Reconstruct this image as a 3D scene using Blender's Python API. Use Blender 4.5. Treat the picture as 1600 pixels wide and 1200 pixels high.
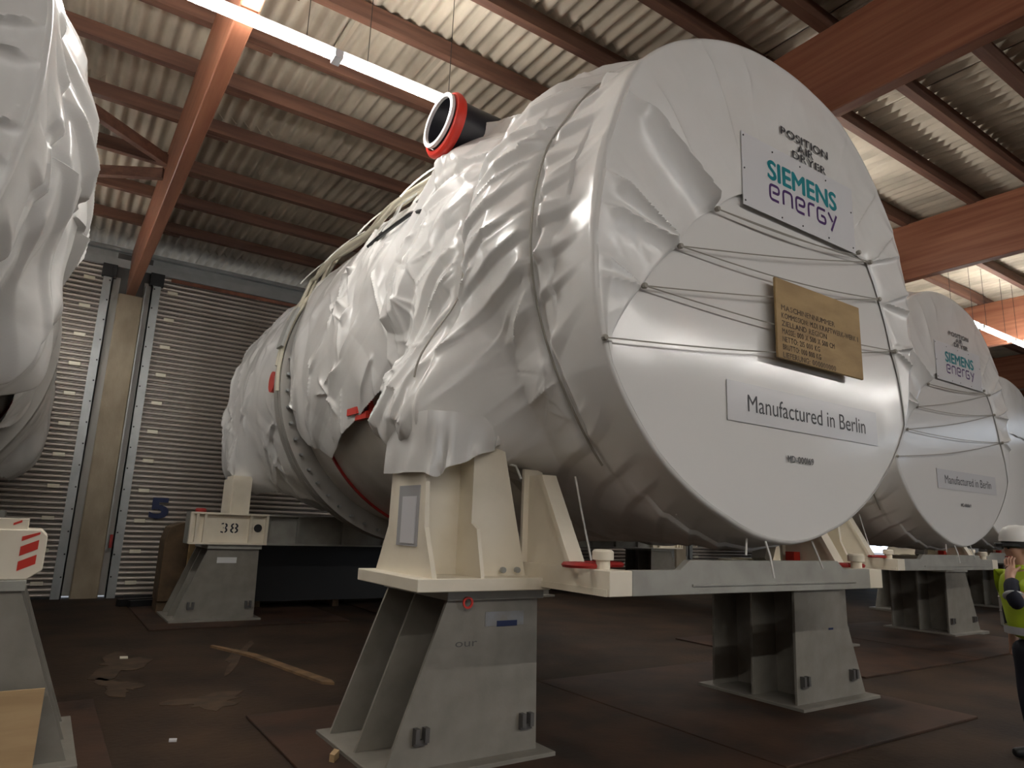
import bpy, bmesh, math, random
import numpy as np
from mathutils import Vector, Matrix
random.seed(4); RNG = np.random.RandomState(7)
for o in list(bpy.data.objects): bpy.data.objects.remove(o)
SC = bpy.context.scene; COL = SC.collection
PI = math.pi; R_ = math.radians

# ------------------------------------------------------------------ camera
H = 1.65; F = 1065.0
def cam_axes(yaw, pitch, roll):
    cy, sy, cp, sp, cr, sr = math.cos(yaw), math.sin(yaw), math.cos(pitch), math.sin(pitch), math.cos(roll), math.sin(roll)
    fwd = np.array([sy*cp, cy*cp, sp]); right = np.array([cy, -sy, 0]); up = np.cross(right, fwd)
    return cr*right+sr*up, -sr*right+cr*up, fwd
CR, CU, CF = cam_axes(R_(33.73), R_(11.774), R_(2.168))
cd = bpy.data.cameras.new('camera'); cam = bpy.data.objects.new('camera', cd); COL.objects.link(cam)
cd.sensor_width = 36; cd.lens = F/1600*36; cd.clip_end = 300; cd.clip_start = .05
cam.matrix_world = Matrix(((CR[0], CU[0], -CF[0], 0), (CR[1], CU[1], -CF[1], 0), (CR[2], CU[2], -CF[2], H), (0, 0, 0, 1)))
SC.camera = cam

# ------------------------------------------------------------------ world, exposure
w = bpy.data.worlds.new('overcast'); SC.world = w; w.use_nodes = True
bg = w.node_tree.nodes['Background']; bg.inputs[0].default_value = (.78, .87, 1.0, 1); bg.inputs[1].default_value = 2.0
SC.view_settings.view_transform = 'Standard'; SC.view_settings.look = 'None'; SC.view_settings.gamma = 1
SC.view_settings.exposure = 0.0
LAMP = 107.0

# ------------------------------------------------------------------ materials
MATS = {}
def mat(name, col, rough=.5, metal=0, var=.0, scale=4, col2=None, bump=0, bscale=30, stretch=(1, 1, 1), emit=0, coat=0, spec=.5, detail=5, lo=.35, hi=.65, trans=0, alpha=1):
    m = bpy.data.materials.new(name); m.use_nodes = True; nt = m.node_tree; b = nt.nodes['Principled BSDF']
    L = nt.links.new
    b.inputs['Base Color'].default_value = (*col, 1); b.inputs['Roughness'].default_value = rough; b.inputs['Metallic'].default_value = metal
    b.inputs['Specular IOR Level'].default_value = spec
    if coat: b.inputs['Coat Weight'].default_value = coat; b.inputs['Coat Roughness'].default_value = .08
    if trans: b.inputs['Transmission Weight'].default_value = trans
    if alpha < 1: b.inputs['Alpha'].default_value = alpha
    if emit: b.inputs['Emission Color'].default_value = (*col, 1); b.inputs['Emission Strength'].default_value = emit
    if col2 or bump:
        tc = nt.nodes.new('ShaderNodeTexCoord'); mp = nt.nodes.new('ShaderNodeMapping'); mp.inputs['Scale'].default_value = stretch
        L(tc.outputs['Object'], mp.inputs[0])
    if col2:
        n = nt.nodes.new('ShaderNodeTexNoise'); n.inputs['Scale'].default_value = scale; n.inputs['Detail'].default_value = detail
        r = nt.nodes.new('ShaderNodeValToRGB'); r.color_ramp.elements[0].position = lo; r.color_ramp.elements[1].position = hi
        r.color_ramp.elements[0].color = (*col, 1); r.color_ramp.elements[1].color = (*col2, 1)
        L(mp.outputs[0], n.inputs[0]); L(n.outputs[0], r.inputs[0]); L(r.outputs[0], b.inputs['Base Color'])
    if bump:
        n = nt.nodes.new('ShaderNodeTexNoise'); n.inputs['Scale'].default_value = bscale; n.inputs['Detail'].default_value = 4
        bp = nt.nodes.new('ShaderNodeBump'); bp.inputs['Strength'].default_value = bump; bp.inputs['Distance'].default_value = .02
        L(mp.outputs[0], n.inputs[0]); L(n.outputs[0], bp.inputs['Height']); L(bp.outputs[0], b.inputs['Normal'])
    MATS[name] = m; return m
mat('tarp', (.80, .795, .78), .24, bump=.12, bscale=5, col2=(.75, .74, .715), scale=1.2)
mat('face_film', (.75, .74, .72), .15, bump=.02, bscale=2.5)
mat('casing', (.78, .75, .69), .28, col2=(.66, .62, .56), scale=2)
mat('dark_body', (.10, .095, .09), .6)
mat('cream', (.86, .79, .65), .45, col2=(.76, .69, .55), scale=3, lo=.45, hi=.75)
mat('grey', (.265, .245, .21), .5, col2=(.215, .20, .17), scale=5, bump=.05, bscale=60)
mat('beam_grey', (.38, .38, .34), .5, col2=(.31, .30, .27), scale=4)
mat('flange', (.38, .365, .335), .45); mat('worn', (.29, .30, .325), .5, col2=(.25, .24, .22), scale=9)
mat('rafter', (.22, .078, .042), .45, col2=(.33, .135, .075), scale=1.6, stretch=(6, .35, 9), bump=.1, bscale=8)
mat('purlin', (.095, .042, .028), .65, col2=(.165, .078, .048), scale=2, stretch=(.4, 6, 6))
mat('sheet', (.58, .51, .405), .78, col2=(.38, .33, .26), scale=1.6, stretch=(1.5, .6, 1), bump=.15, bscale=40)
mat('slat', (.70, .64, .585), .34, .45, col2=(.52, .455, .40), scale=2.5, stretch=(.3, 1, 1))
mat('galv', (.46, .48, .48), .45, .5, col2=(.38, .40, .40), scale=3)
mat('slat_lock', (.85, .80, .66), .5, .2); mat('rust', (.38, .15, .09), .8, col2=(.22, .10, .07), scale=6)
mat('concrete', (.44, .37, .27), .85, col2=(.30, .245, .175), scale=2.2, bump=.2, bscale=25, stretch=(1, 1, .5))
mat('wall', (.60, .58, .54), .85, col2=(.52, .50, .46), scale=1.5)
mat('floor', (.058, .034, .019), .78, col2=(.020, .013, .009), spec=.25, scale=1.1, bump=.25, bscale=18, lo=.3, hi=.7, detail=9)
mat('plate', (.07, .034, .019), .65, col2=(.026, .016, .011), spec=.3, scale=1.6, bump=.12, bscale=20, detail=8)
mat('ply', (.52, .36, .19), .7, col2=(.42, .28, .14), scale=3, stretch=(.5, 2, 4))
mat('board', (.40, .27, .12), .65, col2=(.31, .20, .085), scale=2.4, stretch=(1, 1, 3), bump=.08, bscale=50)
mat('timber', (.13, .08, .04), .8, col2=(.07, .043, .022), scale=4, bump=.3, bscale=20)
mat('stick', (.22, .13, .06), .8, col2=(.12, .072, .036), scale=5)
mat('ground', (.22, .21, .2), .9)
mat('red', (.62, .035, .02), .4); mat('red_paint', (.36, .022, .018), .5); mat('dirt', (.085, .052, .027), .9, col2=(.045, .029, .017), scale=5)
mat('pipe', (.018, .018, .025), .38); mat('white_ring', (.8, .76, .75), .4)
mat('hose', (.62, .58, .46), .5); mat('rope', (.33, .31, .27), .8); mat('tie', (.75, .74, .7), .6)
mat('strap', (.33, .33, .31), .5); mat('black', (.012, .012, .013), .5); mat('ink', (.03, .03, .035), .5)
mat('teal', (.0, .22, .26), .4); mat('violet', (.06, .015, .13), .4); mat('blue', (.01, .02, .08), .5)
mat('sign', (.70, .70, .72), .3); mat('banner', (.64, .64, .655), .22); mat('stain', (.06, .04, .022), .7, col2=(.17, .115, .06), scale=14)
mat('groove_shade', (.055, .045, .04), .7, .1, col2=(.035, .028, .022), scale=3)  # shade of the slat recesses, painted in as a dark colour
mat('yellow', (.55, .72, .03), .6, col2=(.46, .62, .03), scale=6); mat('navy', (.012, .014, .028), .8); mat('reflective', (.55, .56, .58), .35, .2)
mat('skin', (.55, .32, .23), .5); mat('helmet', (.78, .77, .74), .3); mat('paper', (.72, .72, .74), .25); mat('paper2', (.45, .45, .46), .15)
mat('tube', (1.0, .97, .92), .5, emit=LAMP); mat('housing', (.62, .63, .66), .4)
mat('glass', (.9, .93, .95), .05, trans=1)
mat('white_tape', (.75, .75, .74), .4)

# ------------------------------------------------------------------ mesh helpers
def smooth_by_angle(me, ang=35):
    me.shade_smooth()
    me.set_sharp_from_angle(angle=R_(ang))
class MB:
    def __init__(s): s.v = []; s.f = []
    def add(s, vs, fs):
        n = len(s.v); s.v += [tuple(map(float, p)) for p in vs]; s.f += [tuple(i+n for i in f) for f in fs]; return s
    def box(s, x0, x1, y0, y1, z0, z1):
        return s.add([(x0,y0,z0),(x1,y0,z0),(x1,y1,z0),(x0,y1,z0),(x0,y0,z1),(x1,y0,z1),(x1,y1,z1),(x0,y1,z1)],
                     [(0,3,2,1),(4,5,6,7),(0,1,5,4),(1,2,6,5),(2,3,7,6),(3,0,4,7)])
    def prism(s, poly, axis, a0, a1):
        # poly: 2D points; axis 'y': (x,z); axis 'x': (y,z); axis 'z': (x,y)
        def P(p, a): return {'y': (p[0], a, p[1]), 'x': (a, p[0], p[1]), 'z': (p[0], p[1], a)}[axis]
        n = len(poly)
        return s.add([P(p, a0) for p in poly]+[P(p, a1) for p in poly],
                     [tuple(range(n))[::-1], tuple(range(n, 2*n))]+[(i, (i+1) % n, n+(i+1) % n, n+i) for i in range(n)])
    def bar(s, a, b, wd, ht):
        a, b = Vector(a), Vector(b); d = (b-a).normalized(); u = Vector((0,0,1)) if abs(d.z) < .95 else Vector((0,1,0))
        r = d.cross(u).normalized()*wd/2; u = r.cross(d).normalized()*ht/2
        vs = [p+sr*r+su*u for p in (a, b) for sr, su in ((-1,-1),(1,-1),(1,1),(-1,1))]
        return s.add(vs, [(0,1,2,3),(7,6,5,4),(0,4,5,1),(1,5,6,2),(2,6,7,3),(3,7,4,0)])
    def tube(s, pts, r, n=8, cap=True):
        pts = [Vector(p) for p in pts]; rs = r if hasattr(r, '__len__') else [r]*len(pts)
        vs = []; fs = []; prev = None
        for i, p in enumerate(pts):
            d = (pts[min(i+1, len(pts)-1)]-pts[max(i-1, 0)]).normalized()
            if prev is None:
                a = Vector((0,0,1)) if abs(d.z) < .9 else Vector((1,0,0)); e = d.cross(a).normalized()
            else: e = (prev-d*prev.dot(d)).normalized()
            prev = e; g = d.cross(e)
            vs += [p+(e*math.cos(2*PI*k/n)+g*math.sin(2*PI*k/n))*rs[i] for k in range(n)]
        for i in range(len(pts)-1):
            fs += [(i*n+k, i*n+(k+1) % n, (i+1)*n+(k+1) % n, (i+1)*n+k) for k in range(n)]
        if cap: fs += [tuple(range(n))[::-1], tuple(range((len(pts)-1)*n, len(pts)*n))]
        return s.add(vs, fs)
    def lathe(s, prof, axis='y', n=48, c=(0,0,0), a0=0, a1=2*PI):
        # prof: list of (radius, along)
        full = abs(a1-a0-2*PI) < 1e-6; m = n if full else n+1; vs = []; fs = []
        for (r, t) in prof:
            for k in range(m):
                a = a0+(a1-a0)*k/n; p = (r*math.cos(a), r*math.sin(a))
                vs.append({'y': (c[0]+p[0], c[1]+t, c[2]+p[1]), 'z': (c[0]+p[0], c[1]+p[1], c[2]+t), 'x': (c[0]+t, c[1]+p[0], c[2]+p[1])}[axis])
        for i in range(len(prof)-1):
            for k in range(n if full else m-1):
                k2 = (k+1) % m; fs.append((i*m+k, i*m+k2, (i+1)*m+k2, (i+1)*m+k))
        return s.add(vs, fs)
    def xf(s, M):
        s.v = [tuple(M @ Vector(p)) for p in s.v]; return s
    def mesh(s, name, m, smooth=None, bevel=0):
        me = bpy.data.meshes.new(name); me.from_pydata(s.v, [], s.f)
        bm = bmesh.new(); bm.from_mesh(me); bmesh.ops.recalc_face_normals(bm, faces=bm.faces)
        if bevel: bmesh.ops.bevel(bm, geom=bm.edges[:], offset=bevel, segments=1, affect='EDGES', clamp_overlap=True)
        bm.to_mesh(me); bm.free(); me.materials.append(MATS[m])
        if smooth: smooth_by_angle(me, smooth)
        return me
    def build(s, name, m, parent=None, smooth=None, bevel=0):
        return obj(name, s.mesh(name, m, smooth, bevel), parent)
def obj(name, me, parent=None, loc=(0,0,0), rot=(0,0,0)):
    o = bpy.data.objects.new(name, me); COL.objects.link(o); o.location = loc; o.rotation_euler = rot
    if parent: o.parent = parent
    return o
def empty(name, loc=(0,0,0), rz=0): return obj(name, None, None, loc, (0,0,rz))
def tag(o, label=None, cat=None, group=None, kind=None):
    for k, v in (('label', label), ('category', cat), ('group', group), ('kind', kind)):
        if v: o[k] = v
    return o
def copy_tree(o, parent=None, skip=()):
    c = o.copy(); COL.objects.link(c); c.parent = parent
    for ch in list(o.children):
        if ch.name.split('.')[0] not in skip: copy_tree(ch, c, skip)
    return c
def grid_mesh(name, P, m, closed, mask=None, smooth=40):
    # P: (rows, cols, 3); mask: (rows-1, cols or cols-1) True = keep
    nr, nc = P.shape[:2]; me = bpy.data.meshes.new(name)
    i = np.arange(nr-1)[:, None]; k = np.arange(nc if closed else nc-1)[None, :]; k2 = (k+1) % nc
    Q = np.stack([np.broadcast_to(x, (i.size, k.size)) for x in (i*nc+k, (i+1)*nc+k, (i+1)*nc+k2, i*nc+k2)], -1)
    if mask is not None: Q = Q[mask]
    Q = Q.reshape(-1, 4)
    used = np.unique(Q); remap = np.full(nr*nc, -1); remap[used] = np.arange(used.size); Q = remap[Q]; V = P.reshape(-1, 3)[used]
    me.vertices.add(len(V)); me.vertices.foreach_set('co', V.astype(np.float32).ravel())
    me.loops.add(Q.size); me.loops.foreach_set('vertex_index', Q.astype(np.int32).ravel())
    me.polygons.add(len(Q)); me.polygons.foreach_set('loop_start', np.arange(0, Q.size, 4, dtype=np.int32))
    me.update(calc_edges=True); me.validate(); me.materials.append(MATS[m]); me.shade_smooth()
    if smooth: me.set_sharp_from_angle(angle=R_(smooth))
    return me

# text and flat lettering: laid out in the XZ plane, facing -Y
def glyph_mesh(body, bold=0):
    cu = bpy.data.curves.new('t', 'FONT'); cu.body = body; cu.offset = bold; cu.resolution_u = 4
    o = bpy.data.objects.new('t', cu); COL.objects.link(o); dg = bpy.context.evaluated_depsgraph_get()
    me = bpy.data.meshes.new_from_object(o.evaluated_get(dg)); bpy.data.objects.remove(o); bpy.data.curves.remove(cu); return me
def fit_text(name, body, m, x0, x1, z0, z1, y, parent, bold=0, stencil=False, shear=0, rot=0, fat=0):
    bm = bmesh.new()
    if stencil:
        px = 0
        for ch in body:
            if ch == ' ': px += .4; continue
            g = glyph_mesh(ch, bold); b2 = bmesh.new(); b2.from_mesh(g); bpy.data.meshes.remove(g)
            xs = [v.co.x for v in b2.verts]; a, b = min(xs), max(xs); cx = (a+b)/2
            if ch not in 'ITY1-.:L':
                for sx in (-.035, .035):
                    bmesh.ops.bisect_plane(b2, geom=b2.verts[:]+b2.edges[:]+b2.faces[:], plane_co=(cx+sx, 0, 0), plane_no=(1, 0, 0))
                bmesh.ops.delete(b2, geom=[f for f in b2.faces if abs(f.calc_center_median().x-cx) < .034], context='FACES')
            tmp = bpy.data.meshes.new('g'); b2.transform(Matrix.Translation((px-a, 0, 0))); b2.to_mesh(tmp); b2.free()
            bm.from_mesh(tmp); bpy.data.meshes.remove(tmp); px += b-a+.14
    else:
        g = glyph_mesh(body, bold); bm.from_mesh(g); bpy.data.meshes.remove(g)
    xs = [v.co.x for v in bm.verts]; ys = [v.co.y for v in bm.verts]
    ax, bx, ay, by = min(xs), max(xs), min(ys), max(ys)
    for v in bm.verts:
        u = (v.co.x-ax)/(bx-ax); t = (v.co.y-ay)/(by-ay)
        x = x0+(x1-x0)*u; z = z0+(z1-z0)*t+rot*(x-x0); v.co = (x+shear*(z-z0), y, z)
    me = bpy.data.meshes.new(name); bm.to_mesh(me); bm.free(); me.materials.append(MATS[m])
    if fat:
        b2 = bmesh.new()
        for (dx, dz) in ((-1, 0), (1, 0), (0, -.7), (0, .7), (.5, .35), (-.5, -.35), (0, 0)):
            t_ = me.copy(); t_.transform(Matrix.Translation((dx*fat, dx*.0001+dz*.0002, dz*fat))); b2.from_mesh(t_); bpy.data.meshes.remove(t_)
        b2.to_mesh(me); b2.free()
    return tag(obj(name, me, parent), kind='stuff')
def stroke(mb, pts, wd, y, sx, sz, ox, oz, rnd=.3):
    # rounded polyline as a flat ribbon in XZ
    P = [Vector((ox+p[0]*sx, oz+p[1]*sz)) for p in pts]; Q = [P[0]]
    for i in range(1, len(P)-1):
        a, b, c = P[i-1], P[i], P[i+1]; r = min(rnd*min(sx, sz), (a-b).length*.49, (c-b).length*.49)
        p0 = b+(a-b).normalized()*r; p1 = b+(c-b).normalized()*r
        for t in (0, .25, .5, .75, 1): Q.append((1-t)**2*p0+2*t*(1-t)*b+t*t*p1)
    Q.append(P[-1]); vs = []; n = len(Q)
    for i, q in enumerate(Q):
        d = (Q[min(i+1, n-1)]-Q[max(i-1, 0)]).normalized(); nn = Vector((-d.y, d.x))*wd/2
        vs += [(q.x+nn.x, y, q.y+nn.y), (q.x-nn.x, y, q.y-nn.y)]
    mb.add(vs, [(2*i, 2*i+1, 2*i+3, 2*i+2) for i in range(n-1)])

# numpy noise for cloth folds
_LAT = RNG.rand(64, 64)
def vnoise(a, b):
    ia, ib = np.floor(a).astype(int), np.floor(b).astype(int); fa, fb = a-ia, b-ib
    fa = fa*fa*(3-2*fa); fb = fb*fb*(3-2*fb); L = _LAT
    g = lambda i, j: L[i % 64, j % 64]
    return (g(ia, ib)*(1-fa)+g(ia+1, ib)*fa)*(1-fb)+(g(ia, ib+1)*(1-fa)+g(ia+1, ib+1)*fa)*fb-.5
def tri(x): return 2*np.abs(x-np.floor(x+.5))           # triangle wave 0..1, creased
def sstep(x, a, b): t = np.clip((x-a)/(b-a), 0, 1); return t*t*(3-2*t)
def pleats(a, b, segs):
    # long pulled folds: soft on one side, sharp on the other
    h = np.zeros(np.broadcast(a, b).shape); a = np.broadcast_to(a, h.shape); b = np.broadcast_to(b, h.shape)
    for (pa, pb, ang, L, A, w1) in segs:
        ca, sb = math.cos(ang), math.sin(ang); s = (a-pa)*ca+(b-pb)*sb; d = -(a-pa)*sb+(b-pb)*ca
        m = (s > -.06) & (s < L*1.12) & (np.abs(d) < w1*5); s = s[m]; d = d[m]+.05*L*np.sin(s/L*3+pa*7)*.5
        wv = w1*(.35+.9*np.clip(s/L, 0, 1)); env = sstep(s, -.05, .07)*(1-sstep(s, L*.55, L*1.1))
        h[m] += A*env*np.where(d > 0, np.exp(-d/wv), np.exp(d/(wv*.36)))
    return h
def rand_pleats(rs, n, a0, a1, b0, b1, ang, spread, L=(.35, 1.1), A=(.02, .05), w=(.06, .16)):
    return [(rs.uniform(a0, a1), rs.uniform(b0, b1), ang+rs.normal()*spread+(PI if rs.rand() < .3 else 0), rs.uniform(*L), rs.uniform(*A)*(1 if rs.rand() < .8 else -1), rs.uniform(*w)) for _ in range(n)]
def tie_pleats(rs, pts, k=4, L=(.2, .6), A=(.02, .04)):
    return [(p[0], p[1], rs.uniform(0, 2*PI), rs.uniform(*L), rs.uniform(*A), rs.uniform(.04, .09)) for p in pts for _ in range(k)]
def facets(a, b, k=1.0, seed=0):
    rs = np.random.RandomState(seed); h = 0
    wa = a+.16*vnoise(a*.8+seed, b*.8); wb = b+.16*vnoise(a*.8+9.3, b*.8+seed)
    for i in range(6):
        th = rs.uniform(0, PI); wl = rs.uniform(.7, 1.7); f = (wa*math.cos(th)+wb*math.sin(th))/wl+rs.rand(); sk = rs.uniform(.15, .5)
        ff = f-np.floor(f); h = h+wl*.032*np.where(ff < sk, ff/sk, (1-ff)/(1-sk))*sstep(vnoise(a*.9+i*7.7+seed, b*.9+i*3.1), -.2, .1)
    return h*k
def crumple(a, b, k=1.0, seed=0, ang=None):
    # a, b in metres along the sheet; returns height in metres
    rs = np.random.RandomState(seed); h = 0
    wa = a+.35*vnoise(a*.9+seed, b*.9)+.10*vnoise(a*3.1, b*3.1+seed); wb = b+.35*vnoise(a*.9+9.3, b*.9+seed)+.10*vnoise(a*3.1+4, b*3.1)
    for i in range(9):
        th = (ang+rs.uniform(-.5, .5)) if (ang is not None and i < 5) else rs.uniform(0, PI)
        wl = rs.uniform(.28, .95); f = (wa*math.cos(th)+wb*math.sin(th))/wl+rs.rand()
        msk = sstep(vnoise(a*1.1+i*7.7+seed, b*1.1+i*3.1), -.12, .22)
        h = h+wl*.058*(1-tri(f))**1.7*msk
    h = h+.010*(1-tri((wa*.7+wb*.7)*7+2*vnoise(a*2, b*2)))*sstep(vnoise(a*1.7+31, b*1.7+5), .05, .25)
    return h*k
def stars(a, b, pts, n=7, amp=.03, sig=.28, seed=0):
    rs = np.random.RandomState(seed); h = 0
    for (pa, pb) in pts:
        r = np.hypot(a-pa, b-pb)+1e-6; ph = np.arctan2(b-pb, a-pa); c = rs.uniform(0, 6.28)
        h = h-amp*.9*np.exp(-r/(sig*.5))+amp*(1-tri(n*ph/(2*PI)+c))**1.5*np.exp(-r/sig)*np.minimum(1, r/.05)
    return h

# ================================================================== BUILDING
WALLY = 15.75; ZR = 7.25
# ground and floor
fl = MB().box(-14, 31, -12, 16.05, -.3, 0).build('floor', 'floor'); tag(fl, kind='structure')
gr = MB().box(-90, 110, -120, 130, -.6, -.32).build('ground', 'ground'); tag(gr, kind='structure')
# steel road plates on the floor (parts of the floor)
for (x0, x1, y0, y1, h) in ((1.66, 4.7, 3.30, 6.3, .022), (4.72, 7.76, 3.31, 6.34, .022), (8.55, 11.6, 4.85, 7.9, .022), (11.62, 14.66, 4.86, 7.9, .022),
                            (1.5, 4.5, 11.3, 14.1, .022), (5.3, 8.3, 11.3, 14.1, .022), (-3.4, .62, 4.6, 7.4, .02)):
    MB().box(x0, x1, y0, y1, 0, h).build('steel_plate', 'plate', fl, bevel=.004)
def blob(cx, cy, rx, ry, rot, seed):
    rs = np.random.RandomState(seed); P = []
    for k in range(26):
        a = 2*PI*k/26; q = 1+.35*math.sin(3*a+seed)+rs.uniform(-.25, .25); x, y = rx*q*math.cos(a), ry*q*math.sin(a); P.append((cx+x*math.cos(rot)-y*math.sin(rot), cy+x*math.sin(rot)+y*math.cos(rot)))
    return P
for i, b_ in enumerate(((.95, 9.0, .22, .7, -.25, 1), (.85, 7.9, .16, .38, .2, 2), (2.2, 9.0, .08, .9, -.35, 5), (1.5, 7.0, .3, .25, .4, 7))):
    tag(MB().prism(blob(*b_), 'z', -.01, .004).build('dirt_patch', 'dirt', fl), kind='stuff')
# back wall: concrete plinth pillars + header, doors
RAFTX = [0.885+5.48*k for k in range(-3, 6)]
wb = MB().box(-14, 31, WALLY+.22, WALLY+.3, 6.72, 7.12).build('wall_back', 'galv'); tag(wb, kind='structure')
MB().box(-14, 31, WALLY+.0, WALLY+.16, 6.62, 6.80).build('header_channel', 'galv', wb)
MB().box(-14, 31, WALLY+.10, WALLY+.3, 7.0, 7.05).build('gutter_edge', 'galv', wb)
for x in RAFTX:
    MB().box(x-.22, x+.24, WALLY-.04, WALLY+.36, -.05, 6.06).build('concrete_pillar', 'concrete', wb, bevel=.02)
    for sx in (-1, 1): MB().box(x+sx*.31-.09, x+sx*.31+.09, WALLY+.05, WALLY+.3, .05, 6.4).build('dark_channel', 'flange', wb)
    MB().box(x+.24, x+.262, WALLY-.08, WALLY+.2, .9, 6.3).build('edge_angle', 'galv', wb)
    MB().box(x-.33, x+.33, WALLY+.1, WALLY+.36, 6.06, 6.95).build('pillar_head', 'dark_body', wb)
# roller doors
slat_prof = [(.014, 0), (-.004, .004), (-.02, .014), (-.028, .03), (-.028, .042), (-.02, .056), (-.004, .066), (.014, .070), (.014, .078), (.002, .083), (.002, .089), (.014, .094), (.014, .1)]
DW = 4.46
def make_slat():
    mb = MB(); n = len(slat_prof)
    mb.add([(x, p[0], p[1]) for x in (0, DW) for p in slat_prof], [(i, i+1, n+i+1, n+i) for i in range(n-1)])
    me = mb.mesh('slat', 'slat', 30); me.materials.append(MATS['groove_shade'])
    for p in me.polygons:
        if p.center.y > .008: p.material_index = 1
    return me
slat_me = make_slat()
lock_me = MB().box(0, .2, -.05, -.01, .012, .088).mesh('slat_end_lock', 'slat_lock', bevel=.008)
def door(idx, x0):
    d = empty('door_%d' % idx, (x0, WALLY+.05, 0)); tag(d, kind='structure')
    nsl = 66
    MB().box(0, DW, -.03, .02, 0, .04).build('bottom_bar', 'black', d)
    for i in range(nsl):
        obj('slat', slat_me, d, (0, 0, .03+i*.1))
        if i % 6 == 2:
            obj('slat_end_lock', lock_me, d, (DW-.36-.0, 0, .03+i*.1)); obj('slat_end_lock', lock_me, d, (.16, 0, .03+i*.1))
    for s, xa in ((0, -.12), (1, DW-.16)):
        xa = -.155 if s == 0 else DW-.02
        g = MB().box(xa, xa+.175, -.10, -.075, 0, 6.35)
        g.box(xa+(.15 if s else .0), xa+(.175 if s else .025), -.10, .1, 0, 6.35).build('guide_rail', 'galv', d)
        mb = MB()
        for z in np.arange(.4, 6.4, .42): mb.lathe([(.0, -.012), (.016, -.012), (.016, 0)], 'y', 8, (xa+(.12 if s else .055), -.10, z))
        tag(mb.build('guide_bolts', 'black', d), kind='stuff')
    MB().box(-.2, .06, -.14, .1, 6.35, 6.62).build('drum_bracket', 'black', d); MB().box(DW-.06, DW+.2, -.14, .1, 6.35, 6.62).build('drum_bracket', 'black', d)
    return d
for i, x in enumerate(RAFTX[1:-1]):
    dd = door(i+1, x+.51)
    if abs(x-.885) < .01:
        fit_text('door_number', '5', 'blue', 1.80-(x+.51), 2.16-(x+.51), 1.53, 1.95, -.045, dd, bold=.04)
        MB().box(-.22, -.17, -.2, -.12, .95, 1.2).build('pull_handle', 'red_paint', dd)
        MB().box(.2, 4.2, -.055, -.04, 6.52, 6.6).build('rust_strip', 'rust', dd)
# side and front walls
wl = MB().box(-14.3, -14, -12, 16.1, -.3, 7.25).build('wall_left', 'wall'); tag(wl, kind='structure')
wr = MB().box(31, 31.3, -12, 16.1, -.3, 5.6).build('wall_right', 'wall'); tag(wr, kind='structure')
MB().box(31, 31.3, -12, 16.1, 6.75, 7.25).build('upper_panel', 'wall', wr)
wn = MB().box(31.1, 31.12, -12, 16.1, 5.6, 6.75).build('window_1', 'glass'); tag(wn, kind='structure')
for y in np.arange(-12, 16.1, 1.4): MB().box(31.05, 31.2, y-.03, y+.03, 5.6, 6.75).build('mullion', 'galv', wn)
wf = MB().box(-14.3, 9, -12.3, -12, -.3, 7.25).box(16, 31.3, -12.3, -12, -.3, 7.25).box(9, 16, -12.3, -12, 5.2, 7.25).build('wall_front', 'wall'); tag(wf, kind='structure')

# ceiling: rafters, purlins, corrugated sheets
ce = empty('ceiling', (0, 0, 0)); tag(ce, kind='structure')
for x in RAFTX:
    MB().box(x-.085, x+.085, -12, WALLY+.3, 6.06, 7.06).build('rafter', 'rafter', ce, bevel=.012)
PUR = [-11.2, -10.1, -9.0, -7.9, -6.8, -5.7, -4.6, -3.5, -2.4, -1.3, -.2, .8, 1.75, 2.66, 3.5, 4.33, 5.37, 6.4, 7.5, 8.6, 9.87, 11.33, 12.75, 14.2]
for y in PUR:
    for i in range(len(RAFTX)-1):
        if (RAFTX[i] < -8 or RAFTX[i] > 20) and y < 2: continue
        j = random.uniform(-.012, .012); z = random.uniform(-.01, .01)
        MB().box(RAFTX[i]-.0, RAFTX[i+1]+.0, y+j, y+j+.11, 7.05+z, 7.25).build('purlin', 'purlin', ce)
        MB().box(RAFTX[i]+.085, RAFTX[i]+.6, y+j+.11, y+j+.19, 7.04, 7.22).build('purlin_lap', 'purlin', ce) if y > 2 and RAFTX[i] < 18 else None
PITCH = .177; NW = 6; SPW = 8; WSH = NW*PITCH
def sheet_mesh(L, n_w=NW):
    N = n_w*SPW; vs = []; fs = []
    for (y, dz) in ((0, 0), (L, 0), (L, .008), (0, .008)):
        vs += [(i*PITCH/SPW, y, .04+.036*math.sin(2*PI*i/SPW)+dz) for i in range(N+1)]
    n = N+1
    for r in range(4):
        q = (r+1) % 4; fs += [(r*n+i, r*n+i+1, q*n+i+1, q*n+i) for i in range(N)]
    return MB().add(vs, fs).mesh('roof_sheet', 'sheet', 60)
ROWS = [(1.75, 3.5), (3.5, 5.37), (5.37, 7.5), (7.5, 9.87), (9.87, 12.75), (12.75, 15.55), (15.55, 17.4)]
for r, (ya, yb) in enumerate(ROWS):
    me = sheet_mesh(yb-ya+.16, NW+1)
    for c in range(-5, 24):
        obj('roof_sheet', me, ce, (c*WSH+random.uniform(-.01, .01), ya-.02, ZR-.0+(.012 if c % 2 else 0)+.004*r), (R_(random.uniform(-.12, .12))+.002, R_(random.uniform(-.06, .06)), 0))
rest = MB()
for (xa, nw, ya, yb) in ((-14.2, 50, 1.75, 17.4), (24.4, 38, 1.75, 17.4), (-14.2, 256, -12.3, 1.78)):
    m0 = []
    N = nw*SPW; base = len(rest.v)
    rest.add([(xa+i*PITCH/SPW, y, ZR+.04+.036*math.sin(2*PI*i/SPW)) for y in (ya, yb) for i in range(N+1)], [(i, i+1, N+2+i, N+1+i) for i in range(N)])
ro = rest.build('roof_sheets_beyond', 'sheet', ce, 60); ro['kind'] = 'stuff'
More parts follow.
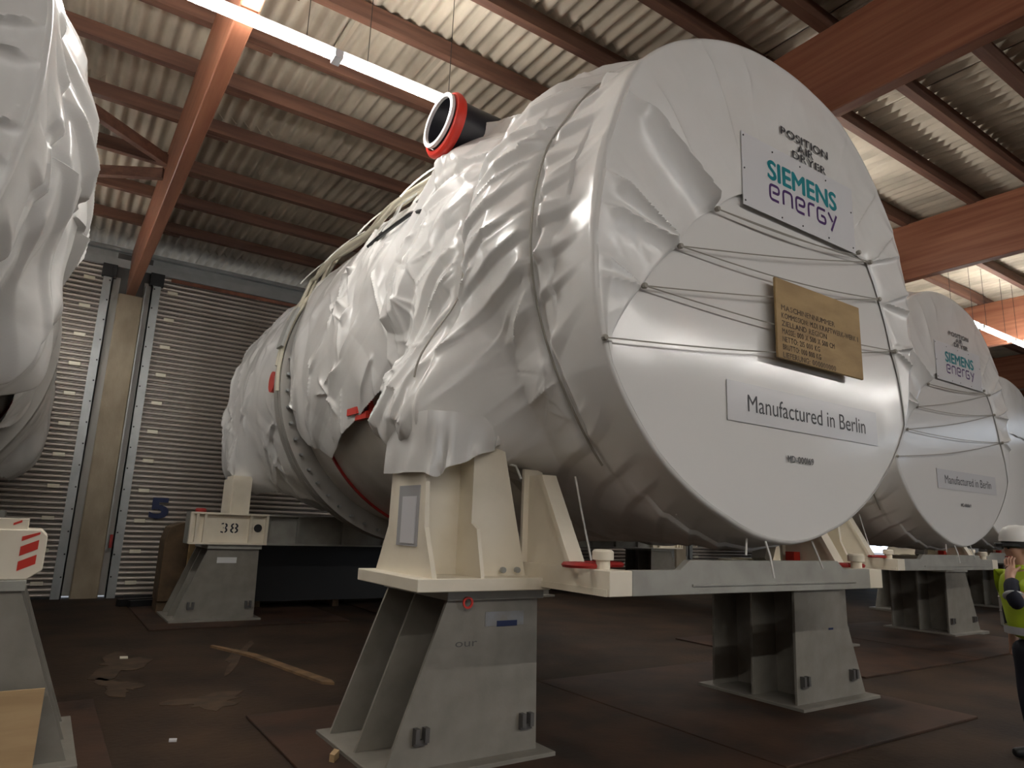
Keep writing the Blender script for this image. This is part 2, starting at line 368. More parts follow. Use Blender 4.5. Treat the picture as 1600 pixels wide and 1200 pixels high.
# wind braces under the roof
for a, b in (((-.62, 9.55, 6.82), (.80, 10.75, 6.82)), ((-.95, 12.1, 6.72), (.80, 11.0, 6.72)), ((-2.6, 8.1, 6.85), (-.62, 9.55, 6.82))):
    MB().bar(a, b, .10, .16).build('wind_brace', 'purlin', ce)

# ------------------------------------------------------------------ strip lights
def lamp_meshes():
    h = MB().prism([(-.022, .045), (.022, .045), (.018, .10), (-.018, .10)], 'x', 0, 1.5).box(0, .04, -.07, .07, -.02, .06).box(1.46, 1.5, -.07, .07, -.02, .06)
    t = MB().tube([(.04, 0, .02), (1.46, 0, .02)], .02, 8)
    return h.mesh('housing', 'housing'), t.mesh('tube', 'tube', 60)
LH, LT = lamp_meshes()
wire_hi = MB().tube([(0, 0, .1), (0, 0, 1.18)], .004, 5).mesh('suspension_wire', 'black')
wire_me = MB().tube([(0, 0, .1), (0, 0, 1.345)], .004, 5).mesh('suspension_wire', 'black')
added_hood_me = MB().prism([(-.03, .06), (-.12, -.01), (-.125, -.01), (-.03, .11), (.03, .11), (.125, -.01), (.12, -.01), (.03, .06)], 'x', 0, 1.5).mesh('added_hood', 'housing')  # added out of view to keep the rear lamps' light off the roof
def lamp(x, y, label, group):
    e = empty('strip_light', (x, y, 5.93 if y < 8 else 6.10)); obj('housing', LH, e); [obj('tube', LT, e, (0, v, 0)) for v in ((-.033, .033) if y > 0 or round(x*2) % 2 == 0 else (0, ))]; [obj('suspension_wire', wire_me if y < 8 else wire_hi, e, (v, 0, 0)) for v in (.3, 1.2)]
    tag(e, label, 'light', group)
    if y > 8: obj('added_hood', added_hood_me, e)
for x in (-1.3, .2, 1.7): lamp(x, 5.75, 'white fluorescent strip light hung under the roof in the row ending at the black pipe', 'strip lights towards the black pipe')
for x in (7.2, 8.7): lamp(x, 5.75, 'white fluorescent strip light under the roof between the first and second turbine', 'strip lights between first and second turbine')
for x in (13.7, 15.2, 16.7): lamp(x, 5.75, 'white fluorescent strip light under the roof behind the second wrapped turbine', 'strip lights behind the second turbine')
for x in (-1.9, ): lamp(x, 11.8, 'added unseen strip light brightening the aisle before the roller doors beside the striped-cradle turbine', 'added strip lights behind the striped-cradle turbine')  # unseen lamp added to light the rear covers and doors
for x in (-2.15, ): lamp(x, 13.5, 'added unseen strip light brightening the rear, close to the roller doors behind the striped-cradle turbine', 'added strip lights close to the roller doors')  # another unseen lamp, added because the rear covers were dim
for x in (7.0, 8.5, 15.4): lamp(x, 11.8, 'added unseen strip light brightening the back wall near the roller doors, behind the turbines', 'added strip lights near the roller doors')  # unseen lamps added behind the turbines to lift the doors and back
for x in np.arange(-11.6, 24, 1.5): lamp(x, -4.0, 'white fluorescent strip light in the row over the front aisle', 'strip lights over the front aisle')

# ================================================================== TURBINE
CZ = 3.66
RF = [(-90, 2.07), (-75, 2.03), (-60, 2.03), (-45, 2.05), (-33, 2.09), (-22, 2.12), (-6, 2.11), (8, 2.15), (18, 2.2), (28, 2.23), (41, 2.26), (52, 2.29), (62, 2.30), (73, 2.26), (86, 2.23),
      (98, 2.22), (112, 2.21), (125, 2.21), (138, 2.2), (146, 2.15), (157, 2.09), (172, 2.06), (186, 2.08), (198, 2.12), (206, 2.14), (226, 2.11), (237, 2.08), (247, 2.06), (257, 2.07), (270, 2.07)]
rf_a = np.array([p[0] for p in RF]); rf_r = np.array([p[1] for p in RF])
def rface(th): d = (np.degrees(th)+90) % 360-90; return np.interp(d, rf_a, rf_r)
RI = [(-90, -1), (-34, -1), (-26, -1), (-19.6, 1.96), (-7, 1.72), (8.6, 1.58), (24, 1.5), (30, 1.3), (50, .92), (90, .70), (124, .88), (150, .97), (163, 1.12), (177.5, 1.27), (191.7, 1.67), (201, 2.04), (206, -1), (270, -1)]
ri_a = np.array([p[0] for p in RI]); ri_r = np.array([p[1] for p in RI])
def rin(th):
    d = (np.degrees(th)+90) % 360-90; rf = rface(th); r = np.array(ri_r); f = np.interp(ri_a, rf_a, rf_r)-.03
    r = np.where(r < 0, f, r); return np.minimum(np.interp(d, ri_a, r), rf-.03)
def gauss(x, s): return np.exp(-(x/s)**2)
def angd(th, d): return (np.degrees(th)-d+180) % 360-180

CORDS = {}; FACE = []
def face_min(x0, x1, z0, z1):
    q = FACE[0]; m = (q[..., 0] > x0) & (q[..., 0] < x1) & (q[..., 2] > z0) & (q[..., 2] < z1); return float(q[..., 1][m].min()) if m.any() else -.02
def front_cover():
    NT = 1000; th = np.linspace(0, 2*PI, NT, endpoint=False); rows = []; acut = []
    NF = 46; NE = 4; ys = np.concatenate([np.linspace(.03, 2.85, 215)]); Ny = len(ys)
    RFc, RIc = rface(th), rin(th)
    P = np.zeros((NF+NE+Ny, NT, 3)); 
    # face fold-over
    t = np.linspace(0, 1, NF)[:, None]; r = RIc+(RFc-.03-RIc)*t; T = np.broadcast_to(th, r.shape)
    x, z = r*np.cos(T), r*np.sin(T)
    h = .012+.010*vnoise(x*3, z*3)
    # radial gathers running from the lacing points to the rim
    for (ax, az, deg, L, A, wd) in ((-.84, .48, 146, 1.5, .13, .15), (-.84, .48, 128, 1.1, .03, .12), (-1.27, .06, 153, 1.15, .10, .13), (-1.27, .06, 171, .9, .05, .10), (-1.64, -.34, 160, .7, .03, .1), (-1.64, -.34, 182, .5, .03, .08),
                                    (1.38, .61, 42, 1.0, .05, .13), (1.38, .61, 20, .8, .05, .1), (1.56, .235, 22, .7, .06, .1), (1.56, .235, 0, .6, .05, .08), (1.72, -.217, 14, .5, .06, .08), (1.72, -.217, -20, .5, .05, .08),
                                    (-.1, .7, 104, 1.5, .03, .16), (.85, 1.2, 66, 1.0, .012, .12), (-.4, .8, 116, 1.4, .03, .16), (1.15, .9, 48, 1.2, .025, .12)):
        ux, uz = math.cos(R_(deg)), math.sin(R_(deg)); s = (x-ax)*ux+(z-az)*uz; d = -(x-ax)*uz+(z-az)*ux
        wv = wd*(.25+np.clip(s/L, 0, 1)*.9); env = sstep(s, -.02, .12)*(1-sstep(s, L*.7, L*1.1))
        h = h+A*env*np.where(d > 0, np.exp(-d/(wv*1.3)), np.exp(d/(wv*.30)))
    h = h+.35*crumple(x*1.0, z*1.0, .5, 5)*sstep(t, .0, .2)
    h = h*sstep(t, -.02, .06)*(1-.75*sstep(t, .8, 1))
    flat = sstep(x, -.75, -.5)*(1-sstep(x, 1.0, 1.25))*sstep(z, .3, .6)*(1-sstep(z, 1.6, 1.85)); h = .02*flat+h*(1-.9*flat)
    small = np.clip((RFc-RIc)/.25, .05, 1)[None, :]
    P[:NF] = np.stack([x, -.012-h*small, CZ+z], -1); FACE.append(P[:NF].copy())
    for e in range(NE):
        a = (e+1)/(NE+1)*PI/2; rr = RFc-.03+.03*math.sin(a)
        P[NF+e] = np.stack([rr*np.cos(th), np.full(NT, .018-.03*math.cos(a)), CZ+rr*np.sin(th)], -1)
    Y = ys[:, None]; T = np.broadcast_to(th, (Ny, NT)); deg = np.degrees(T)
    up = sstep(np.sin(T), -.55, .25)
    rt = np.interp(ys, [0, .25, .5, .9, 1.12, 1.36, 1.6, 2.0, 2.85], [0, 2.15, 2.22, 2.40, 2.41, 2.31, 2.40, 2.40, 2.36])[:, None]
    rb = np.interp(ys, [0, .4, 1.3, 2.85], [0, 2.12, 2.10, 2.12])[:, None]
    tgt = rt*up+rb*(1-up); tgt = np.maximum(tgt, RFc[None, :]+.02); k = sstep(Y, 0, .55); Rr = RFc[None, :]*(1-k)+np.where(tgt > 1, tgt, RFc[None, :])*k
    win = sstep(Y, .9, 1.35)*(1-.75*sstep(Y, 1.85, 2.5))
    for c, am in ((206, .80), (-26, .36)): Rr = Rr+am*np.exp(-(angd(T, c)/13)**2)*win
    for c in (141, ): Rr = Rr+.16*np.exp(-(angd(T, c)/14)**2)*sstep(Y, 1.5, 1.9)*(1-sstep(Y, 2.3, 2.8))
    a = T*2.3; 
    amp = .30+.70*sstep(Y, .04, .5); amp = amp*(.45+.55*sstep(np.sin(T), -.85, -.2))
    rq = np.random.RandomState(21); A0, A1 = R_(60)*2.3, R_(232)*2.3
    def pfield(phi, lam, warp, seed, sk=.22):
        q = -a*math.sin(phi)+Y*math.cos(phi); al = a*math.cos(phi)+Y*math.sin(phi)
        f = q/lam+warp*vnoise(a*.9+seed, Y*.9+seed*.3)+.5*vnoise(q*2.1+seed, al*.7)
        i = np.floor(f); ff = f-i; hgt = .35+.65*np.abs(2*vnoise(i*.73+seed, al*.8+i*1.7))*1.6
        return lam*.20*np.where(ff < sk, ff/sk, ((1-ff)/(1-sk))**1.25)*hgt
    z1 = sstep(Y, .02, .4)*(1-sstep(Y, 1.3, 1.55)); z2 = sstep(Y, 1.3, 1.55)
    right = sstep(-np.cos(T), -.3, .2)
    fold = pfield(R_(52), .30, 1.6, 3)*right+pfield(R_(-50), .33, 1.6, 8)*(1-right)
    fold2 = pfield(R_(62), .42, 2.2, 13, .3)*.9*right+pfield(R_(-60), .45, 2.2, 17)*(1-right)
    sg_ = rand_pleats(rq, 26, A0, A1, .25, 1.2, R_(52), .2, (.5, 1.2), (.02, .045), (.05, .12))+rand_pleats(rq, 46, A0, A1, 1.4, 2.7, R_(55), .8, (.3, 1.0), (.02, .05), (.05, .12))
    sg_ += rand_pleats(rq, 60, A0, A1, .4, 2.7, R_(50), 1.0, (.12, .45), (.006, .014), (.015, .04))
    rs = np.random.RandomState(3); pts = []
    for yy in (.55, 1.36, 2.1): pts += [(R_(d+rs.uniform(-6, 6))*2.3, yy+rs.uniform(-.08, .08)) for d in range(60, 230, 20)]
    pts += [(R_(200)*2.3, 2.3), (R_(212)*2.3, 1.75), (R_(192)*2.3, 1.9), (R_(178)*2.3, 2.5)]
    hh = (facets(a, Y, .55, 11)+fold*z1+fold2*z2+pleats(a, Y, sg_)+pleats(a, Y, tie_pleats(rq, pts, 4, (.2, .6), (.012, .03))))*amp
    for yy in (.52, 1.36): hh = hh-(.025+.55*hh)*gauss(Y-yy-.025*np.sin(np.degrees(T)*.17), .05)*sstep(np.sin(T), -.9, -.5)
    Rr = Rr+hh-.03*amp
    for yy in (.52, 1.36):
        k_ = int(np.argmin(np.abs(ys-yy))); CORDS[yy] = (th, Rr[k_-1:k_+2].max(0))
    yj = Y+.08*vnoise(a*1.3+3, Y*0+.5)*sstep(Y, 2.3, 2.85)
    P[NF+NE:] = np.stack([Rr*np.cos(T), yj+0*T, CZ+Rr*np.sin(T)], -1)
    mask = np.ones((NF+NE+Ny-1, NT), bool)
    Dm = np.degrees(th)[None, :]; Yc = ys[:-1, None]
    hem = 1.62+.25*vnoise(th*4, th*0+2)[None, :]
    lo = ((np.abs(angd(th, 270))[None, :] < 50+3*vnoise(th*12, th*0)[None, :]) & (Yc > hem))
    mask[NF+NE:] = ~lo
    return grid_mesh('front_cover', P, 'tarp', True, mask)
def back_cover():
    NT = 720; th = np.radians(np.linspace(-40, 222, NT)); ys = np.linspace(2.62, 6.40, 220); Y = ys[:, None]; T = np.broadcast_to(th, (220, NT))
    Rr = 2.24+.17*np.exp(-(angd(T, 133)/30)**2)+.1*np.exp(-(angd(T, 60)/30)**2)+0*Y
    Rr = Rr-.06*sstep(Y, 5.9, 6.6)
    a = T*2.3; rs = np.random.RandomState(8)
    pts = [(R_(rs.uniform(120, 205))*2.3, rs.uniform(2.9, 6.3)) for _ in range(12)]
    rq = np.random.RandomState(31)
    Rr = Rr+facets(a, Y, .7, 23)+pleats(a, Y, rand_pleats(rq, 40, R_(95)*2.3, R_(215)*2.3, 2.7, 6.5, R_(25), .5, (.4, 1.2), (.02, .045), (.06, .14))+tie_pleats(rq, pts, 4))-.03
    P = np.stack([Rr*np.cos(T), Y+.06*vnoise(a*1.5, Y)+0*T, CZ+Rr*np.sin(T)], -1)
    d = np.degrees(th)[None, :]; Yc = ys[:-1, None]
    hem = np.interp(Yc, [2.6, 3.2, 4.4, 5.2, 5.9, 6.7], [196, 197, 205, 213, 207, 196]); mask = (d[:, :-1] < hem) & (d[:, :-1] > 180-hem)
    return grid_mesh('middle_cover', P, 'tarp', False, mask)
def rear_cover():
    NT = 600; th = np.linspace(0, 2*PI, NT, endpoint=False); n1 = 90
    s = np.linspace(0, 1, n1); ys = np.concatenate([np.linspace(6.95, 10.0, 110), 10.0+.55*np.sin(np.linspace(0, PI/2, 27)[1:])])
    fr = np.concatenate([np.ones(110), .25+.75*np.cos(np.linspace(0, PI/2, 27)[1:])]); n1 = len(ys); Y = ys[:, None]; T = np.broadcast_to(th, (n1, NT))
    Rr = (2.2+.07*sstep(Y, 7, 8.4)+.26*np.exp(-(angd(T, 212)/15)**2)*sstep(Y, 8.3, 9)+.26*np.exp(-(angd(T, -32)/15)**2)*sstep(Y, 8.3, 9))*fr[:, None]
    a = T*2.3; rs = np.random.RandomState(18); pts = [(R_(rs.uniform(130, 220))*2.3, rs.uniform(7.2, 10)) for _ in range(10)]
    rq = np.random.RandomState(37)
    Rr = Rr+(facets(a, Y, .7, 41)+pleats(a, Y, rand_pleats(rq, 44, R_(95)*2.3, R_(235)*2.3, 7, 10.2, R_(15), .5, (.4, 1.2), (.02, .05), (.06, .14))+tie_pleats(rq, pts, 4)))*sstep(fr[:, None], .3, .6)
    P = np.stack([Rr*np.cos(T), Y+0*T, CZ+Rr*np.sin(T)], -1)
    mask = ~((np.abs(angd(th, 270))[None, :] < np.interp(ys[:-1], [6.9, 8, 8.8, 10.6], [36, 44, 49, 49])[:, None]+2.5*vnoise(th*14, th*0)[None, :]))
    return grid_mesh('rear_cover', P, 'tarp', True, mask)

XC, YF = 4.88, 3.29
tur = empty('wrapped_turbine', (XC, YF, 0))
tag(tur, 'turbine wrapped in white plastic with a wooden board laced to its round face', 'turbine', 'wrapped turbines parked side by side')
obj('front_cover', front_cover(), tur); obj('middle_cover', back_cover(), tur); obj('rear_cover', rear_cover(), tur)
# smooth end disc
th = np.linspace(0, 2*PI, 160, endpoint=False); r = np.linspace(0.001, 1, 24)[:, None]*(rface(th)-.015)[None, :]; T = np.broadcast_to(th, r.shape)
x, z = r*np.cos(T), r*np.sin(T); yy = .004*vnoise(x*1.2+5, z*.6)+.012*np.exp(-((r/(rface(th)[None, :])-.9)/.06)**2)*vnoise(T*6, r)
tag(obj('end_disc', grid_mesh('end_disc', np.stack([x, yy, CZ+z], -1), 'face_film', True, None, None), tur), 'glossy white film over the round end')
# inner body so nothing is hollow
MB().lathe([(0, .1), (1.95, .1), (2.0, 1.2), (1.9, 1.9), (1.9, 2.6)], 'y', 64, (0, 0, CZ)).build('inner_casing', 'dark_body', tur, 40)
cas = MB().lathe([(1.7, 1.7), (2.12, 1.9), (2.14, 2.6), (2.14, 5.5), (2.06, 6.5), (2.06, 7.4), (1.9, 9.8), (0, 9.8)], 'y', 96, (0, 0, CZ)).build('casing', 'casing', tur, 40)
MB().lathe([(2.05, 6.46), (2.335, 6.46), (2.335, 6.60), (2.05, 6.60)], 'y', 96, (0, 0, CZ)).build('flange', 'flange', tur, 30)
MB().lathe([(2.05, 6.62), (2.335, 6.62), (2.335, 6.80), (2.05, 6.80)], 'y', 96, (0, 0, CZ)).build('flange', 'flange', tur, 30)
MB().lathe([(2.14, 5.54), (2.17, 5.54), (2.17, 5.58), (2.14, 5.58)], 'y', 96, (0, 0, CZ)).build('red_joint_strip', 'red_paint', tur, 30)
mb = MB()
for d in range(150, 300, 6):
    a = R_(d); mb.tube([(2.25*math.cos(a), 6.38, CZ+2.25*math.sin(a)), (2.25*math.cos(a), 6.46, CZ+2.25*math.sin(a))], .022, 6)
tag(mb.build('flange_bolts', 'galv', tur), kind='stuff')
def polar(d, r, y): return (r*math.cos(R_(d)), y, CZ+r*math.sin(R_(d)))
# red clamps on the casing
for d, y in ((203, 3.95), (201, 4.15)):
    p = polar(d, 2.2, y); MB().bar((p[0]-.02, y-.16, p[2]), (p[0]-.02, y+.16, p[2]), .06, .08).bar((p[0], y-.16, p[2]), (p[0], y-.16, p[2]+.25), .06, .06).build('red_clamp', 'red', tur)
p = polar(181, 2.3, 6.98); MB().lathe([(0, -.03), (.16, -.03), (.16, .03), (0, .03)], 'x', 16, p).build('red_cap', 'red', tur, 30)
# grey flat straps and hoses along the top
for y, d0, d1 in ((2.75, 103, 149), (3.6, 103, 151)):
    vs = []; N = 14
    for i in range(N+1):
        d = d0+(d1-d0)*i/N; r0 = 2.47+(.05 if i < N-2 else -.0); vs += [polar(d, r0, y-.05), polar(d, r0, y+.05), polar(d, r0-.02, y+.05), polar(d, r0-.02, y-.05)]
    MB().add(vs, [(4*i+k, 4*i+(k+1) % 4, 4*i+4+(k+1) % 4, 4*i+4+k) for i in range(N) for k in range(4)]+[(0, 1, 2, 3), (4*N, 4*N+1, 4*N+2, 4*N+3)]).build('flat_strap', 'strap', tur)
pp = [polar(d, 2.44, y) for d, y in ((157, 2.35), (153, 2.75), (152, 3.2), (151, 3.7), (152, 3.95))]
MB().tube(pp, .022, 6).build('hem_shadow_bar', 'black', tur)  # black tube drawn in for the shadow along the cover's hem
for j, (dd, rr) in enumerate(((141, 2.535), (146, 2.55), (151, 2.535), (137, 2.56))):
    pts = [polar(dd-8+math.sin(y*2+j)*1.2, rr+.03*math.sin(y*3.1+j*2), y) for y in np.linspace(2.5, 6.5, 22)]
    pts += [polar(d, 2.37+.01*j, 6.50+.07*j) for d in np.linspace(dd+2, 186-j*9, 14)]
    MB().tube(pts, .030, 7).build('hose', 'hose', tur, 60)
for y in (3.0, 4.2, 5.4, 6.45): MB().tube([polar(d, 2.60, y) for d in range(130, 149, 3)], .010, 5).build('hose_tie', 'tie', tur)
pl = [polar(d, r, 6.62) for d, r in ((157, 2.42), (172, 2.42))]
vs = [polar(d, r, y) for d in (156, 161, 166, 171) for (r, y) in ((2.40, 6.34), (2.44, 6.34), (2.44, 6.60), (2.40, 6.60))]
MB().add(vs, [(4*i+k, 4*i+(k+1) % 4, 4*i+4+(k+1) % 4, 4*i+4+k) for i in range(3) for k in range(4)]+[(0, 1, 2, 3), (12, 13, 14, 15)]).build('flange_bracket', 'strap', tur)
# black nozzle pipe with red gasket
pd = Vector((-.99, -.02, .10)).normalized(); pc = Vector((2.585-XC, 5.3-YF, 5.40))
def orient(d):
    d = Vector(d).normalized(); u = Vector((0, 0, 1)); x = u.cross(d).normalized(); y = d.cross(x)
    return Matrix((x, y, d)).transposed().to_4x4()
MP = Matrix.Translation(pc) @ orient(pd)
noz = MB().lathe([(.235, -.35), (.235, -.01), (.262, -.01), (.268, -.3), (.30, -.75), (.40, -1.05)], 'z', 40).xf(MP).build('nozzle', 'pipe', tur, 40)
MB().lathe([(0, -.34), (.236, -.34)], 'z', 40).xf(MP).build('nozzle_plug', 'pipe', noz)
MB().lathe([(.233, -.02), (.233, .012), (.272, .012), (.272, -.02)], 'z', 40).xf(MP).build('nozzle_rim', 'white_ring', noz, 30)
MG = Matrix.Translation(pc+Vector((0, 0, -.02))) @ orient(pd)
MB().lathe([(.270, -.13), (.270, -.03), (.305, -.035), (.325, -.06), (.325, -.09), (.305, -.13), (.270, -.13)], 'z', 44, a0=R_(115), a1=R_(425)).xf(MG).build('red_gasket', 'red', noz, 40)

# lacing cords on the face and around the drum
an = [(-2.0, 2.88), (-1.637, 3.321), (-1.269, 3.716), (-.841, 4.143)]; rn = [(1.19, 4.32), (1.385, 4.27), (1.50, 3.92), (1.72, 3.44)]
for (a, b, sag) in ((an[3], (1.15, 4.28), .05), (an[3], rn[1], .03), (an[2], rn[1], .03), (an[2], rn[2], .06), (an[1], rn[2], .04), (an[1], rn[3], .05), (an[0], rn[3], .06)):
    pts = [(a[0]+(b[0]-a[0])*t, -.05-.02*math.sin(PI*t), a[1]+(b[1]-a[1])*t-sag*math.sin(PI*t)) for t in np.linspace(0, 1, 12)]
    MB().tube(pts, .0055, 5).build('lacing_cord', 'rope', tur)
for p in an+rn: MB().lathe([(0, -.015), (.018, -.015), (.024, 0), (.018, .02), (0, .02)], 'y', 8, (p[0], -.05, p[1])).build('lacing_eyelet', 'rope', tur)
for yy, d0, d1 in ((.52, 50, 226), (1.36, 95, 199)):
    t_, r_ = CORDS[yy]; dg_ = np.degrees(t_); m_ = np.array([r_[np.abs(dg_-d) < 3.0].max() for d in np.linspace(d0, d1, 90)]); m_ = np.convolve(np.pad(m_, 3, 'edge'), np.ones(7)/7, 'valid')
    MB().tube([polar(d, r+.006, yy+.025*math.sin(d*.17)) for d, r in zip(np.linspace(d0, d1, 90), m_)], .009, 5).build('girth_cord', 'rope', tur)
# loose cord ends
for pts in (((-1.45, .9, 2.05), (-1.43, .85, 1.8), (-1.4, .8, 1.55), (-1.38, .75, 1.33)), ((-.45, .12, 1.72), (-.42, .1, 1.62), (-.46, .08, 1.5)), ((-.3, .03, 1.63), (-.28, .0, 1.5), (-.27, -.02, 1.34)), ((-1.0, .4, 1.95), (-.95, .35, 1.85), (-.93, .33, 1.78)),
            ((-1.9, 1.3, 2.15), (-1.8, 1.22, 2.12), (-1.76, 1.2, 2.02)), ((.42, .1, 1.62), (.5, .1, 1.5), (.56, .1, 1.4))):
    MB().tube(pts, .009, 5).build('loose_cord', 'tie', tur)

# signs
SY = min(face_min(-.515, 1.14, 4.29, 4.955), face_min(.0, .8, 4.95, 5.22))-.006
sg = MB().box(-.515, 1.14, SY, SY+.006, 4.29, 4.955).build('sign_board', 'sign', tur, bevel=.0015)
fit_text('lettering', 'POSITION', 'ink', .04, .76, 5.135, 5.21, SY-.001, sg, stencil=True, fat=.004); fit_text('lettering', 'AIR', 'ink', .28, .52, 5.045, 5.12, SY-.001, sg, stencil=True, fat=.004); fit_text('lettering', 'DRYER', 'ink', .20, .71, 4.958, 5.03, SY-.001, sg, stencil=True, fat=.004)
fit_text('brand_lettering', 'SIEMENS', 'teal', -.17, .85, 4.635, 4.81, SY-.0015, sg, fat=.010)
E2 = [(.28, .5), (1, .5), (1, 1), (0, 1), (0, 0), (.95, 0)]
mb = MB(); cw, chh, wd = .125, .135, .026; x0 = -.155; z0 = 4.45
for i, L in enumerate(([E2], [[(0, 0), (0, 1), (1, 1), (1, 0)]], [E2], [[(0, 0), (0, 1), (.75, 1)]], [[(1, 1), (0, 1), (0, 0), (1, 0), (1, .5), (.45, .5)]], [[(0, 1), (.52, .42)], [(1.05, 1), (.3, -.28)]])):
    ox = x0+[0, .185, .37, .555, .69, .865][i]
    for pts in L: stroke(mb, pts, wd, SY-.0015-.0002*i, cw, chh, ox, z0)
tag(mb.build('brand_lettering', 'violet', sg), kind='stuff')
for (x, z) in ((-.49, 4.92), (-.49, 4.62), (-.49, 4.33), (.3, 4.33), (0, 4.32), (.7, 4.33), (1.1, 4.34), (1.1, 4.7), (.3, 4.9), (-.1, 4.9), (.7, 4.9)):
    MB().lathe([(0, -.003), (.008, -.003), (.008, .002)], 'y', 8, (x, SY-.001, z)).build('screw', 'ink', sg)
wd_ = MB().box(-.215, 1.027, -.100, -.078, 3.045, 3.72).build('wooden_board', 'board', tur, bevel=.004)
lines = [('MASCHINENNUMMER', .68), ('KOMMISSION: M.DI KRAFTWERK-WERK 1', 1.0), ('ZIELLAND REGION', .56), ('MASSE: 000 X 500 X 500 CM', .66), ('NETTO: 215 000 KG', .46), ('BRUTTO: 000 000 KG', .47), ('LIEFERUNG: 000000000', .66)]
for i, (s, wv) in enumerate(lines):
    z = 3.495-i*.066+(.0 if i else .003); fit_text('lettering', s, 'stain', -.15, -.15+1.12*wv, z-.045, z, -.1015, wd_, stencil=True, fat=.0022)
bn = MB().box(-.74, 1.36, -.0095, -.007, 2.49, 2.80).build('banner', 'banner', tur)
fit_text('lettering', 'Manufactured in Berlin', 'ink', -.50, 1.16, 2.58, 2.715, -.0115, bn)
fit_text('serial_number', 'MD-000169', 'ink', -.02, .33, 2.232, 2.285, -.012, tur, stencil=True, fat=.0022)

# transport frame
def C(mb, name, m='cream', parent=tur, **k): return mb.build(name, m, parent, **k)
fb = MB(); X0, X1 = 3.18-XC, 6.58-XC; FY = 3.51-YF
C(MB().prism([(X0+.21, 1.214), (X1-.21, 1.214), (X1-.21, 1.385), (X1-.62, 1.385), (X1-.72, 1.455), (X0+.78, 1.455), (X0+.68, 1.385), (X0+.21, 1.385)], 'y', FY, FY+.06)
  .box(X0+.21, X1-.21, FY+.06, FY+.28, 1.214, 1.25), 'front_beam', 'beam_grey', bevel=.004)
MB().box(X0+.8, X1-.45, FY-.012, FY, 1.27, 1.285).build('beam_ledge', 'beam_grey', tur)
for s, xa in ((-1, X0), (1, X1-.21)):
    rl = C(MB().box(xa, xa+.21, FY, 1.95, 1.214, 1.382), 'side_rail', bevel=.005)
    xs = xa-.012 if s < 0 else xa+.21
    MB().box(xs, xs+.012, FY+.02, 1.2, 1.214, 1.26).build('rail_lip', 'cream', rl)
    # bollard
    bx_ = xa+.10; MB().lathe([(.0, 1.38), (.05, 1.38), (.05, 1.44), (.075, 1.445), (.075, 1.5), (.06, 1.515), (0, 1.515)], 'z', 16, (bx_, FY+.18, 0)).build('bollard', 'cream', tur, 40)
    for k in range(3):
        y = FY+.30+.16*k; MB().lathe([(.09, 0), (.125, .0), (.135, .018), (.12, .035), (.09, .035), (.09, 0)], 'z', 14, (bx_+.22*(k-.6)*(-s)*.8, y-.1*k, 1.385)).build('red_sling_ring', 'red_paint', tur, 40)
    MB().box(bx_-.05, bx_+.05, FY+.8, FY+.9, 1.38, 1.5).build('red_block', 'red', tur)
    # rail gusset bracket
    f = s
    xg = xa+.02 if s < 0 else xa+.17
    C(MB().prism([(.62, 1.382), (1.2, 1.382), (1.2, 2.05), (1.0, 2.05)], 'x', xg, xg+.03), 'rail_gusset')
    C(MB().prism([(.60, 1.382), (.65, 1.382), (1.03, 2.05), (.98, 2.05)], 'x', xg-.04, xg+.10), 'gusset_flange')
    C(MB().box(xg-.05, xg+.13, 1.2, 1.23, 1.382, 2.1), 'gusset_back_plate')
